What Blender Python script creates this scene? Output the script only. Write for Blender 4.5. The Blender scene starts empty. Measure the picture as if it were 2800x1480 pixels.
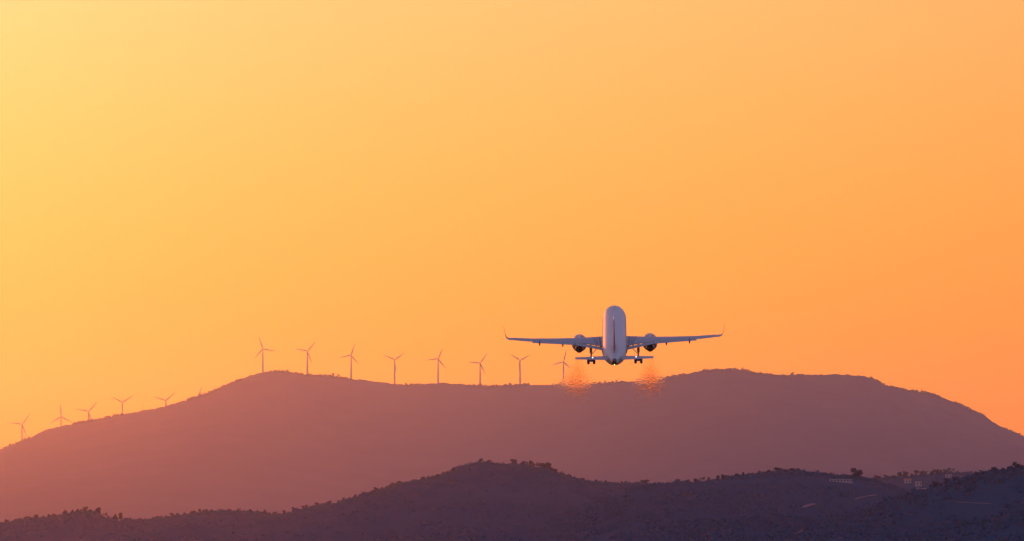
import bpy, bmesh, math, random
import numpy as np
from mathutils import Vector, Matrix, Euler

R = math.radians
rnd = random.Random(7)
C = bpy.context.scene.collection
S = bpy.context.scene

# ------------------------------------------------------------------ camera
HT = math.tan(R(7.0))                       # half field of view, horizontal 14 deg
CAM = Vector((0.0, 0.0, 10.0))
E0 = R(3.91)
cam_d = bpy.data.cameras.new('camera')
cam_d.sensor_width = 36.0
cam_d.lens = 18.0 / HT
cam_d.clip_start = 1.0
cam_d.clip_end = 80000.0
cam = bpy.data.objects.new('camera', cam_d)
C.objects.link(cam)
cam.location = CAM
cam.rotation_euler = (R(90) + E0, 0, 0)
S.camera = cam

# ------------------------------------------------------------------ sky and sun
SUN_AZ, SUN_EL = R(-9.8), R(9.0)           # azimuth from +Y, negative = left
SDIR = Vector((math.sin(SUN_AZ) * math.cos(SUN_EL), math.cos(SUN_AZ) * math.cos(SUN_EL), math.sin(SUN_EL)))
world = bpy.data.worlds.new('World')
S.world = world
world.use_nodes = True
nt = world.node_tree
nt.nodes.clear()
NW = nt.nodes.new
L = nt.links.new


def wm(op, a, b=None, c=None):
    n = NW('ShaderNodeMath')
    n.operation = op
    for i, v in enumerate((a, b, c)):
        if v is None:
            continue
        if isinstance(v, (int, float)):
            n.inputs[i].default_value = v
        else:
            L(v, n.inputs[i])
    return n.outputs[0]


# sunset glow: ln(colour) = a - (angle_to_sun / s) ** p - k * exp(-elevation / h), fading out far from the sun
GLOW_A = (0.36, -0.30, -0.45)
GLOW_S = (42.0, 32.0, 25.5)                 # degrees
GLOW_K = (0.0, 1.0, 5.2)
GLOW_P = (2.0, 2.0, 1.0)
GLOW_H = 4.5                                # degrees
NISHITA_STRENGTH = 0.135
NISHITA_TINT = (1.4, 1.05, 1.6, 1)
SUN_STRENGTH = 0.8
SUN_COLOR = (1.0, 0.19, 0.035)
HAZE_DENSITY = 2.35e-5                       # dust in the air: scatters forward
HAZE_COLOR = (1.0, 0.95, 0.92, 1)
HAZE_G = 0.9
AIR_DENSITY = 1.4e-5                        # clear air: scatters blue all round
AIR_COLOR = (0.08, 0.34, 1.0, 1)

tc = NW('ShaderNodeTexCoord')
nrm = NW('ShaderNodeVectorMath'); nrm.operation = 'NORMALIZE'
L(tc.outputs['Generated'], nrm.inputs[0])
dot = NW('ShaderNodeVectorMath'); dot.operation = 'DOT_PRODUCT'
L(nrm.outputs[0], dot.inputs[0])
dot.inputs[1].default_value = SDIR
ang = wm('MULTIPLY', wm('ARCCOSINE', wm('MINIMUM', dot.outputs['Value'], 0.99999)), 180 / math.pi)
sep = NW('ShaderNodeSeparateXYZ')
L(nrm.outputs[0], sep.inputs[0])
elev = wm('MAXIMUM', wm('MULTIPLY', wm('ARCSINE', sep.outputs[2]), 180 / math.pi), 0.0)
low = wm('EXPONENT', wm('MULTIPLY', elev, -1.0 / GLOW_H))
chan = []
for a_, s_, k_, p_ in zip(GLOW_A, GLOW_S, GLOW_K, GLOW_P):
    e_ = wm('SUBTRACT', wm('SUBTRACT', a_, wm('POWER', wm('MULTIPLY', ang, 1.0 / s_), p_)), wm('MULTIPLY', low, k_))
    chan.append(wm('EXPONENT', e_))
fade = NW('ShaderNodeMapRange')
fade.interpolation_type = 'SMOOTHERSTEP'
L(ang, fade.inputs[0])
fade.inputs[1].default_value = 22.0
fade.inputs[2].default_value = 55.0
fade.inputs[3].default_value = 1.0
fade.inputs[4].default_value = 0.0
fade2 = NW('ShaderNodeMapRange')
fade2.interpolation_type = 'SMOOTHERSTEP'
L(elev, fade2.inputs[0])
fade2.inputs[1].default_value = 9.0
fade2.inputs[2].default_value = 60.0
fade2.inputs[3].default_value = 1.0
fade2.inputs[4].default_value = 0.0
mixf = wm('MULTIPLY', fade.outputs[0], fade2.outputs[0])
comb = NW('ShaderNodeCombineColor')
for i in range(3):
    L(chan[i], comb.inputs[i])
sky = NW('ShaderNodeTexSky')
sky.sky_type = 'NISHITA'
sky.sun_disc = False
sky.sun_elevation = SUN_EL
sky.sun_rotation = SUN_AZ
sky.air_density = 1.0
sky.dust_density = 0.3
sky.ozone_density = 3.0
tint = NW('ShaderNodeMix'); tint.data_type = 'RGBA'; tint.blend_type = 'MULTIPLY'
tint.inputs[0].default_value = 1.0
L(sky.outputs[0], tint.inputs[6])
tint.inputs[7].default_value = NISHITA_TINT
bg1 = NW('ShaderNodeBackground'); bg1.inputs[1].default_value = NISHITA_STRENGTH
L(tint.outputs[2], bg1.inputs[0])
bg2 = NW('ShaderNodeBackground'); bg2.inputs[1].default_value = 1.0
L(comb.outputs[0], bg2.inputs[0])
add = NW('ShaderNodeMixShader')
L(mixf, add.inputs[0])
L(bg1.outputs[0], add.inputs[1]); L(bg2.outputs[0], add.inputs[2])
out = NW('ShaderNodeOutputWorld')
L(add.outputs[0], out.inputs['Surface'])

sl = bpy.data.lights.new('sun', 'SUN')
sl.energy = SUN_STRENGTH
sl.color = SUN_COLOR
sl.angle = R(0.5)
sun = bpy.data.objects.new('sun', sl)
C.objects.link(sun)
sun.rotation_euler = (-SDIR).to_track_quat('-Z', 'Y').to_euler()
sun.location = (-300, 600, 400)

S.view_settings.view_transform = 'Standard'
S.view_settings.look = 'None'
S.view_settings.gamma = 1.0
S.view_settings.exposure = 0.0
S.view_settings.use_curve_mapping = False
S.render.engine = 'CYCLES'
cy = S.cycles
cy.use_denoising = True
cy.max_bounces = 40
cy.transmission_bounces = 40
cy.transparent_max_bounces = 40
cy.diffuse_bounces = 3
cy.glossy_bounces = 3
cy.volume_bounces = 1
cy.use_adaptive_sampling = False
cy.sample_clamp_indirect = 4.0

# ------------------------------------------------------------------ helpers
FWD = Vector((0, math.cos(E0), math.sin(E0)))
UPV = Vector((0, -math.sin(E0), math.cos(E0)))


def ray(px, py):
    """direction of a point of the 2800 x 1480 photograph"""
    return (FWD + Vector((1, 0, 0)) * ((px - 1400) / 1400 * HT) + UPV * ((740 - py) / 1400 * HT)).normalized()


def at(px, py, Y):
    d = ray(px, py)
    return CAM + d * (Y / d.y)


def tag(o, label=None, cat=None, group=None, kind=None):
    if label: o['label'] = label
    if cat: o['category'] = cat
    if group: o['group'] = group
    if kind: o['kind'] = kind
    return o


def empty(name, loc=(0, 0, 0)):
    o = bpy.data.objects.new(name, None)
    o.empty_display_size = 1.0
    o.location = loc
    C.objects.link(o)
    return o


def obj(name, verts, faces, mat, parent=None, smooth=True):
    me = bpy.data.meshes.new(name)
    me.from_pydata([tuple(v) for v in verts], [], faces)
    bm = bmesh.new(); bm.from_mesh(me)
    bmesh.ops.recalc_face_normals(bm, faces=bm.faces)
    bm.to_mesh(me); bm.free()
    me.materials.append(mat)
    if smooth:
        me.polygons.foreach_set('use_smooth', [True] * len(me.polygons))
        try:
            me.set_sharp_from_angle(angle=R(38))
        except Exception:
            pass
    o = bpy.data.objects.new(name, me)
    C.objects.link(o)
    if parent: o.parent = parent
    return o


def copy_tree(o, parent=None):
    c = o.copy()
    C.objects.link(c)
    c.parent = parent
    for ch in list(o.children):
        copy_tree(ch, c)
    return c


class MB:
    """collects verts and faces of one mesh"""
    def __init__(self): self.v, self.f = [], []

    def add(self, verts, faces):
        n = len(self.v)
        self.v += [tuple(v) for v in verts]
        self.f += [[i + n for i in f] for f in faces]

    def box(self, lo, hi):
        x0, y0, z0 = lo; x1, y1, z1 = hi
        self.add([(x0, y0, z0), (x1, y0, z0), (x1, y1, z0), (x0, y1, z0), (x0, y0, z1), (x1, y0, z1), (x1, y1, z1), (x0, y1, z1)],
                 [(0, 3, 2, 1), (4, 5, 6, 7), (0, 1, 5, 4), (1, 2, 6, 5), (2, 3, 7, 6), (3, 0, 4, 7)])

    def loft(self, rings, cap=True):
        n = len(rings[0]); vs, fs = [], []
        for r in rings: vs += list(r)
        for i in range(len(rings) - 1):
            for j in range(n):
                k = (j + 1) % n
                fs.append((i * n + j, i * n + k, (i + 1) * n + k, (i + 1) * n + j))
        if cap:
            fs.append(tuple(range(n))[::-1])
            fs.append(tuple((len(rings) - 1) * n + j for j in range(n)))
        self.add(vs, fs)

    def tube(self, pts, radii, seg=10):
        rings = []
        pts = [Vector(p) for p in pts]
        for i, p in enumerate(pts):
            d = (pts[min(i + 1, len(pts) - 1)] - pts[max(i - 1, 0)]).normalized()
            a = d.cross(Vector((0, 0, 1)))
            if a.length < 1e-3: a = d.cross(Vector((0, 1, 0)))
            a.normalize(); b = d.cross(a)
            r = radii[i] if isinstance(radii, (list, tuple)) else radii
            rings.append([p + a * (r * math.cos(q)) + b * (r * math.sin(q)) for q in (2 * math.pi * k / seg for k in range(seg))])
        self.loft(rings)

    def lathe(self, prof, o, axis='Y', seg=32, cap=True):
        """prof: (along, radius)"""
        rings = []
        for a, r in prof:
            ring = []
            for k in range(seg):
                q = 2 * math.pi * k / seg
                if axis == 'Y': ring.append((o[0] + r * math.cos(q), o[1] + a, o[2] + r * math.sin(q)))
                elif axis == 'X': ring.append((o[0] + a, o[1] + r * math.cos(q), o[2] + r * math.sin(q)))
                else: ring.append((o[0] + r * math.cos(q), o[1] + r * math.sin(q), o[2] + a))
            rings.append(ring)
        self.loft(rings, cap)

    def build(self, name, mat, parent=None, smooth=True):
        return obj(name, self.v, self.f, mat, parent, smooth)


# ------------------------------------------------------------------ materials
def mat(name, col, rough=0.6, metal=0.0, var=0.0, scale=3.0, coat=0.0, col2=None, spec=0.5, bump=0.0):
    m = bpy.data.materials.new(name)
    m.use_nodes = True
    t = m.node_tree
    p = t.nodes['Principled BSDF']
    p.inputs['Base Color'].default_value = (*col, 1)
    p.inputs['Roughness'].default_value = rough
    p.inputs['Metallic'].default_value = metal
    p.inputs['Coat Weight'].default_value = coat
    p.inputs['Coat Roughness'].default_value = 0.12
    p.inputs['Specular IOR Level'].default_value = spec
    if var > 0 or col2:
        tcn = t.nodes.new('ShaderNodeTexCoord')
        nz = t.nodes.new('ShaderNodeTexNoise')
        nz.inputs['Scale'].default_value = scale
        nz.inputs['Detail'].default_value = 6
        nz.inputs['Roughness'].default_value = 0.6
        t.links.new(tcn.outputs['Object'], nz.inputs['Vector'])
        rp = t.nodes.new('ShaderNodeValToRGB')
        c2 = col2 or tuple(min(1, c * (1 + var)) for c in col)
        c1 = col if col2 else tuple(c * (1 - var) for c in col)
        rp.color_ramp.elements[0].position = 0.35; rp.color_ramp.elements[0].color = (*c1, 1)
        rp.color_ramp.elements[1].position = 0.65; rp.color_ramp.elements[1].color = (*c2, 1)
        t.links.new(nz.outputs['Fac'], rp.inputs['Fac'])
        t.links.new(rp.outputs['Color'], p.inputs['Base Color'])
        if bump:
            b = t.nodes.new('ShaderNodeBump')
            b.inputs['Strength'].default_value = bump
            b.inputs['Distance'].default_value = 1.0
            t.links.new(nz.outputs['Fac'], b.inputs['Height'])
            t.links.new(b.outputs['Normal'], p.inputs['Normal'])
    return m


def emit(name, col, strength):
    m = bpy.data.materials.new(name)
    m.use_nodes = True
    p = m.node_tree.nodes['Principled BSDF']
    p.inputs['Base Color'].default_value = (*col, 1)
    p.inputs['Emission Color'].default_value = (*col, 1)
    p.inputs['Emission Strength'].default_value = strength
    return m


M_WHITE = mat('white_paint', (0.80, 0.73, 0.54), 0.5, var=0.03, scale=1.2, coat=0.0, spec=0.25)
M_WING = mat('grey_wing_paint', (0.64, 0.51, 0.38), 0.5, var=0.06, scale=1.5, spec=0.3)
M_WALK = mat('light_walkway_paint', (0.68, 0.52, 0.42), 0.8, var=0.05, scale=3)
M_LINE = mat('black_marking', (0.03, 0.03, 0.035), 0.6)
M_RED = mat('red_tail_paint', (0.30, 0.03, 0.03), 0.5, var=0.05, spec=0.25)
M_DARK = mat('dark_burnt_metal', (0.045, 0.04, 0.04), 0.45, metal=0.6, var=0.2, scale=4)
M_COWL = mat('cowl_paint', (0.30, 0.24, 0.22), 0.4, coat=0.1, var=0.04)
M_TYRE = mat('tyre_rubber', (0.02, 0.02, 0.02), 0.8)
M_STEEL = mat('gear_steel', (0.18, 0.18, 0.19), 0.45, metal=0.4)
M_LAMP = emit('white_lamp', (1.0, 0.97, 0.9), 3.5)
M_TAILLAMP = emit('yellow_tail_lamp', (1.0, 0.75, 0.12), 2.5)
M_TURB = mat('turbine_white', (0.34, 0.27, 0.23), 0.5, var=0.04, scale=0.2)
M_MOUNT = mat('mountain_scrub_ground', (0.024, 0.075, 0.11), 0.95, col2=(0.036, 0.09, 0.125), scale=0.006, spec=0.0)  # blue of the distant air is mixed into this ground colour
M_HILL = mat('hill_scrub_ground', (0.005, 0.07, 0.105), 0.95, col2=(0.008, 0.08, 0.115), scale=0.012, spec=0.0)  # red cut and blue raised: haze tone put into the hill colour
M_GROUND = mat('plain_ground', (0.07, 0.075, 0.045), 0.95, col2=(0.12, 0.11, 0.07), scale=0.004, spec=0.0)
M_LEAF = mat('dark_foliage', (0.009, 0.052, 0.078), 0.8, col2=(0.016, 0.066, 0.09), scale=0.35, spec=0.0)  # leaf green pushed to blue, standing in for hazy blue light
M_LEAF2 = mat('olive_foliage', (0.018, 0.055, 0.07), 0.8, col2=(0.03, 0.07, 0.08), scale=0.3, spec=0.0)  # olive shifted towards blue, haze tone included in the leaf colour
M_SHRUB = mat('scrub_foliage', (0.006, 0.09, 0.13), 0.9, col2=(0.010, 0.1, 0.14), scale=0.03, spec=0.0)  # strong blue here imitates blue haze over the scrub
M_BARK = mat('bark', (0.09, 0.07, 0.05), 0.9, var=0.3, scale=2)
M_PLASTER = mat('pale_plaster', (0.25, 0.21, 0.19), 0.8, var=0.08, scale=0.6)
M_ROOF = mat('clay_tile_roof', (0.26, 0.12, 0.07), 0.8, var=0.2, scale=1.5)
M_TRACK = mat('pale_dirt', (0.10, 0.10, 0.105), 0.95, var=0.15, scale=0.3)
M_GLASS = mat('dark_window', (0.02, 0.02, 0.025), 0.1)
M_MAST = mat('galvanised_mast', (0.3, 0.3, 0.3), 0.5, metal=0.3)


# ------------------------------------------------------------------ terrain
def _hash(ix, iy, seed):
    n = (ix.astype(np.int64) * 374761393 + iy.astype(np.int64) * 668265263 + seed * 974634777) & 0x7fffffff
    n = ((n ^ (n >> 13)) * 1274126177) & 0x7fffffff
    return ((n ^ (n >> 16)) & 0xffff) / 65535.0


def vnoise(x, y, seed=0):
    ix, iy = np.floor(x), np.floor(y)
    fx, fy = x - ix, y - iy
    fx = fx * fx * (3 - 2 * fx); fy = fy * fy * (3 - 2 * fy)
    a = _hash(ix, iy, seed); b = _hash(ix + 1, iy, seed); c = _hash(ix, iy + 1, seed); d = _hash(ix + 1, iy + 1, seed)
    return (a * (1 - fx) + b * fx) * (1 - fy) + (c * (1 - fx) + d * fx) * fy


def fbm(x, y, seed=0, octv=4):
    s, a, t = 0.0, 1.0, 0.0
    for o in range(octv):
        s = s + a * (vnoise(x * 2 ** o, y * 2 ** o, seed + o) - 0.5); t += a; a *= 0.55
    return s / t * 2


class Hill:
    """a ridge that carries the given skyline, falling to the plain in front and behind"""
    def __init__(self, prof, Y, slant, wf, wb, gully, gscale, seed, drop=0.0, crest=0.0):
        px = np.array([p[0] for p in prof], float) * 2800 / 2576
        py = (np.array([p[1] for p in prof], float) + drop) * 2800 / 2576
        q = np.linspace(px[0], px[-1], 1600)
        r = np.interp(q, px, py)
        # soften the corners of the polyline
        ker = np.hanning(9); ker /= ker.sum()
        r = np.convolve(np.pad(r, 4, mode='edge'), ker, 'valid')
        X, Yr, Z = [], [], []
        for a, b in zip(q, r):
            yy = Y + slant * (a - 1400) / 1400 + 0.03 * Y * math.sin(a * 0.0041 + seed)
            p = at(a, b, yy)
            X.append(p.x); Yr.append(p.y); Z.append(max(p.z, 0.0))
        o = np.argsort(X)
        self.X, self.Yr, self.Z = np.array(X)[o], np.array(Yr)[o], np.array(Z)[o]
        self.wf, self.wb, self.g, self.gs, self.seed, self.crest = wf, wb, gully, gscale, seed, crest

    def z(self, x, y):
        zr = np.interp(x, self.X, self.Z)
        yr = np.interp(x, self.X, self.Yr)
        t = y - yr
        u = np.clip(np.where(t < 0, -t / self.wf, t / self.wb), 0, 1)
        h = (1 - u) ** 1.35
        n = fbm(x / self.gs, y / (self.gs * 2.2), self.seed, 4)
        rid = 1 - np.abs(fbm(x / (self.gs * .8), y / (self.gs * 3), self.seed + 9, 3)) * 1.8
        env = np.clip(u * 5, 0, 1) * (1 - u) * np.clip(zr / 40, 0, 1)
        z = zr * h + env * self.g * (n * 0.7 + (rid - .8) * 0.6 - 0.25)
        if self.crest:
            z = z + self.crest * fbm(x / 9.0, y / 9.0, self.seed + 21, 3) * np.clip(zr / 30, 0, 1) * np.exp(-np.abs(t) / 45)
        return z - 1.5

    def mesh(self, name, material, nx, nf, nb):
        xs = np.linspace(self.X[0], self.X[-1], nx)
        tf = -self.wf * (np.linspace(1, 0, nf) ** 1.5)
        tb = self.wb * (np.linspace(0, 1, nb + 1)[1:] ** 1.5)
        ts = np.concatenate([tf, tb])
        GX, GT = np.meshgrid(xs, ts)
        GY = GT + np.interp(GX, self.X, self.Yr)
        GZ = self.z(GX, GY)
        v = np.stack([GX, GY, GZ], -1).reshape(-1, 3)
        ny = len(ts)
        i = np.arange(ny - 1)[:, None] * nx + np.arange(nx - 1)[None, :]
        f = np.stack([i, i + 1, i + nx + 1, i + nx], -1).reshape(-1, 4)
        o = npmesh(name, v, f, material)
        tag(o, kind='structure')
        return o


def npmesh(name, v, f, material, smooth=True):
    me = bpy.data.meshes.new(name)
    k = f.shape[1]
    me.vertices.add(len(v)); me.vertices.foreach_set('co', np.ascontiguousarray(v, np.float32).ravel())
    me.loops.add(f.size); me.loops.foreach_set('vertex_index', np.ascontiguousarray(f, np.int32).ravel())
    me.polygons.add(len(f))
    me.polygons.foreach_set('loop_start', np.arange(0, f.size, k, dtype=np.int32))
    me.update(calc_edges=True)
    me.validate()
    if smooth: me.polygons.foreach_set('use_smooth', np.ones(len(f), bool))
    me.materials.append(material)
    o = bpy.data.objects.new(name, me)
    C.objects.link(o)
    return o


PROF_M = [(-2600, 1399), (-1700, 1370), (-900, 1290), (-300, 1190), (0, 1129), (60, 1107), (120, 1077), (160, 1069), (205, 1060), (300, 1042), (400, 1023), (480, 1001),
          (540, 981), (590, 958), (630, 942), (660, 934), (690, 931), (720, 932), (770, 940), (830, 942), (880, 950), (930, 955), (990, 963),
          (1040, 965), (1100, 961), (1160, 963), (1208, 969), (1250, 968), (1308, 964), (1380, 966), (1420, 968), (1470, 964), (1520, 961),
          (1560, 958), (1600, 957), (1640, 954), (1690, 944), (1740, 935), (1790, 928), (1830, 925), (1870, 929), (1900, 935), (1950, 941), (2020, 940),
          (2100, 939), (2150, 941), (2183, 945), (2200, 953), (2220, 964), (2235, 969), (2260, 975), (2300, 982), (2330, 986), (2360, 993), (2385, 1003), (2400, 1009),
          (2425, 1019), (2450, 1032), (2470, 1040), (2500, 1061), (2530, 1077), (2576, 1097), (2800, 1185), (3200, 1280), (3900, 1375), (4600, 1399)]
PROF_A = [(-1500, 1399), (-700, 1345), (0, 1314), (60, 1304), (130, 1299), (190, 1286), (235, 1282), (262, 1292), (300, 1304), (340, 1307), (400, 1300), (450, 1293), (520, 1283),
          (600, 1281), (680, 1289), (720, 1285), (780, 1272), (840, 1260), (900, 1243), (960, 1226), (1020, 1210), (1080, 1199), (1130, 1184), (1170, 1167), (1200, 1159),
          (1225, 1158), (1260, 1164), (1310, 1166), (1380, 1178), (1430, 1194), (1480, 1207), (1530, 1212), (1600, 1211), (1680, 1212), (1760, 1216), (1900, 1235), (2200, 1290), (2900, 1399)]
PROF_C = [(1250, 1399), (1400, 1290), (1500, 1248), (1600, 1222), (1680, 1211), (1750, 1203), (1830, 1194), (1900, 1187), (1950, 1180), (2000, 1181), (2060, 1186), (2120, 1190), (2165, 1197),
          (2200, 1204), (2240, 1216), (2290, 1234), (2400, 1275), (2700, 1345), (3000, 1399)]
PROF_B = [(1800, 1399), (2000, 1260), (2120, 1214), (2195, 1201), (2240, 1195), (2300, 1190), (2340, 1185), (2380, 1182), (2440, 1182), (2500, 1186), (2600, 1192), (2900, 1230), (3600, 1399)]
PROF_D = [(1500, 1399), (1900, 1342), (2150, 1285), (2280, 1242), (2330, 1222), (2390, 1206), (2430, 1198), (2470, 1185), (2520, 1178), (2550, 1175), (2600, 1168), (2900, 1150), (3400, 1230), (4200, 1399)]

H_M = Hill(PROF_M, 11500, 300, 4600, 2600, 32, 520, 3, drop=1.5, crest=4.0)
H_A = Hill(PROF_A, 2950, -250, 1800, 1100, 22, 170, 11, drop=2.5, crest=1.0)
H_C = Hill(PROF_C, 2250, 0, 1350, 900, 16, 130, 17, drop=2.5, crest=0.8)
H_B = Hill(PROF_B, 3350, 0, 900, 1200, 14, 150, 23, drop=2.5, crest=1.0)
H_D = Hill(PROF_D, 1850, -200, 950, 900, 13, 110, 29, drop=2.5, crest=0.7)
HILLS = [H_A, H_B, H_C, H_D]

H_M.mesh('mountain', M_MOUNT, 900, 70, 16)
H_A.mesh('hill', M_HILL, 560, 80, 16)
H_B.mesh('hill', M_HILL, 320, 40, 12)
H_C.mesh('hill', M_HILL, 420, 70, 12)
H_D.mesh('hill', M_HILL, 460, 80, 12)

g = 60
gx, gy = np.meshgrid(np.linspace(-14500, 14500, g), np.linspace(-4500, 15700, g))
i = np.arange(g - 1)[:, None] * g + np.arange(g - 1)[None, :]
tag(npmesh('ground', np.stack([gx, gy, gx * 0], -1).reshape(-1, 3), np.stack([i, i + 1, i + g + 1, i + g], -1).reshape(-1, 4), M_GROUND), kind='structure')


def height(x, y):
    x = np.asarray(x, float); y = np.asarray(y, float)
    z = np.zeros(np.broadcast(x, y).shape)
    for h in HILLS + [H_M]:
        inside = (x > h.X[0]) & (x < h.X[-1])
        z = np.maximum(z, np.where(inside, h.z(x, y), -5))
    return z


def hit(px, py):
    """where the view through this point of the photograph meets the land"""
    d = ray(px, py)
    ys = np.arange(700, 13000, 3.0)
    xs = CAM.x + d.x / d.y * ys
    zs = CAM.z + d.z / d.y * ys
    k = np.argmax(height(xs, ys) > zs)
    return Vector((xs[k], ys[k], float(height(xs[k:k + 1], ys[k:k + 1])[0])))


# ------------------------------------------------------------------ air
hb = MB()
hb.box((-15000, -5000, -3.0), (15000, 15800, 660))
hz = hb.build('haze', bpy.data.materials.new('haze_air'), smooth=False)
tag(hz, kind='stuff')
hm = hz.data.materials[0]
hm.use_nodes = True
hm.node_tree.nodes.clear()
pv = hm.node_tree.nodes.new('ShaderNodeVolumePrincipled')
pv.inputs['Density'].default_value = HAZE_DENSITY
pv.inputs['Density Attribute'].default_value = ''
pv.inputs['Color'].default_value = HAZE_COLOR
pv.inputs['Absorption Color'].default_value = (1, 1, 1, 1)
pv.inputs['Anisotropy'].default_value = HAZE_G
ho = hm.node_tree.nodes.new('ShaderNodeOutputMaterial')
pa = hm.node_tree.nodes.new('ShaderNodeVolumePrincipled')
pa.inputs['Density'].default_value = AIR_DENSITY
pa.inputs['Density Attribute'].default_value = ''
pa.inputs['Color'].default_value = AIR_COLOR
pa.inputs['Absorption Color'].default_value = (1, 1, 1, 1)
pa.inputs['Anisotropy'].default_value = 0.0
pb = hm.node_tree.nodes.new('ShaderNodeAddShader')
hm.node_tree.links.new(pv.outputs[0], pb.inputs[0])
hm.node_tree.links.new(pa.outputs[0], pb.inputs[1])
hm.node_tree.links.new(pb.outputs[0], ho.inputs['Volume'])

# ------------------------------------------------------------------ ground cover
def ico(level):
    bm = bmesh.new()
    bmesh.ops.create_icosphere(bm, subdivisions=level, radius=1)
    v = np.array([x.co[:] for x in bm.verts]); f = np.array([[w.index for w in p.verts] for p in bm.faces])
    bm.free()
    return v, f


def scatter(name, x, y, size, squash, material, cards=34, seed=1):
    """shrubs built of many small leaf clumps, one mesh of ground cover"""
    nr = np.random.default_rng(seed)
    z = height(x, y)
    n = len(x)
    d = nr.normal(0, 1, (n, cards, 3)); d /= np.linalg.norm(d, axis=-1, keepdims=True)
    d *= nr.uniform(0.15, 1, (n, cards, 1)) ** 0.45
    lump = nr.normal(0, .35, (n, 3, 3)); lump[..., 2] = np.abs(lump[..., 2]) * .6
    c = d * .75 + lump[np.arange(n)[:, None], nr.integers(0, 3, (n, cards))]
    c[..., 2] = np.abs(c[..., 2]) * squash[:, None]
    nrm_ = d + nr.normal(0, .5, d.shape) + np.array([0, -.3, .7]); nrm_ /= np.linalg.norm(nrm_, axis=-1, keepdims=True)
    r_ = nr.normal(0, 1, d.shape)
    a1 = np.cross(nrm_, r_); a1 /= np.linalg.norm(a1, axis=-1, keepdims=True)
    a2 = np.cross(nrm_, a1)
    w = nr.uniform(.2, .42, (n, cards, 1))
    P = np.stack([c + a1 * w, c + a2 * w * .8, c - a1 * w, c - a2 * w * .8], 2) * size[:, None, None, None]
    P += np.stack([x, y, z], -1)[:, None, None, :]
    V = P.reshape(-1, 3)
    F = np.arange(len(V)).reshape(-1, 4)
    o = npmesh(name, V, F, material, smooth=False)
    tag(o, kind='stuff')
    return o


# open spots kept clear of shrubs: farm buildings and bare tracks (photo x, y, half width in photo pixels)
OPEN = [(*hit(a, b), w * hit(a, b).y * HT / 1400) for a, b, w in
        ((2300, 1319, 36), (2482, 1321, 12), (2512, 1331, 14), (2520, 1343, 22), (2594, 1307, 14), (2626, 1311, 8), (2212, 1385, 22), (2368, 1361, 34), (2660, 1379, 54), (2190, 1457, 36), (2290, 1474, 18))]


def clear(x, y):
    k = np.ones(len(x), bool)
    for (ox, oy, oz, w) in OPEN:
        k &= ~((np.abs(x - ox) < w) & (y < oy + 4) & (y > oy - 45))
    return k


nr = np.random.default_rng(5)


def on_hill(h, n, p_lo, p_hi, umax, power):
    """random spots on the side of a hill that faces the plain, denser towards the crest"""
    x0 = at(p_lo, 1200, float(np.mean(h.Yr))).x; x1 = at(p_hi, 1200, float(np.mean(h.Yr))).x
    x = nr.uniform(x0, x1, n)
    u = nr.uniform(0, 1, n) ** power * umax
    y = np.interp(x, h.X, h.Yr) - u * h.wf
    keep = (vnoise(x / 60, y / 90, 77) + 0.35 * nr.uniform(-1, 1, n)) > 0.38
    keep &= (h.z(x, y) > 1.5) & clear(x, y)
    return x[keep], y[keep]


for h, n, a, b, um in ((H_A, 9500, -200, 2100, .8), (H_C, 4000, 1500, 2700, .8), (H_B, 1500, 2150, 3000, .6), (H_D, 5000, 1900, 3000, .85)):
    x, y = on_hill(h, n, a, b, um, 1.5)
    sz = np.minimum(nr.gamma(4.0, 0.22, len(x)) + 0.5, 2.4)
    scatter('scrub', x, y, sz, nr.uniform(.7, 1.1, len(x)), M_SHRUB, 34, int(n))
    # low cover right along the crest line
    x = nr.uniform(at(a, 1200, float(np.mean(h.Yr))).x, at(b, 1200, float(np.mean(h.Yr))).x, n // 4)
    y = np.interp(x, h.X, h.Yr) + nr.uniform(-14, 6, len(x))
    keep = (vnoise(x / 25, y / 200, 5) > 0.36) & clear(x, y)
    x, y = x[keep], y[keep]
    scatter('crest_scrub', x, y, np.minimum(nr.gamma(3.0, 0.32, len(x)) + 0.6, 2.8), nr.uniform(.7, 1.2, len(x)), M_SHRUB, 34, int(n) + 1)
x = nr.uniform(H_M.X[0] * .52, H_M.X[-1] * .55, 6500)
y = np.interp(x, H_M.X, H_M.Yr) + nr.uniform(-60, 15, len(x))
keep = vnoise(x / 70, y / 900, 15) > 0.38
x, y = x[keep], y[keep]
scatter('ridge_scrub', x, y, np.minimum(nr.gamma(1.6, 1.2, len(x)) + 1.0, 7.0), nr.uniform(.7, 1.5, len(x)), M_SHRUB, 30, 99)


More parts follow.
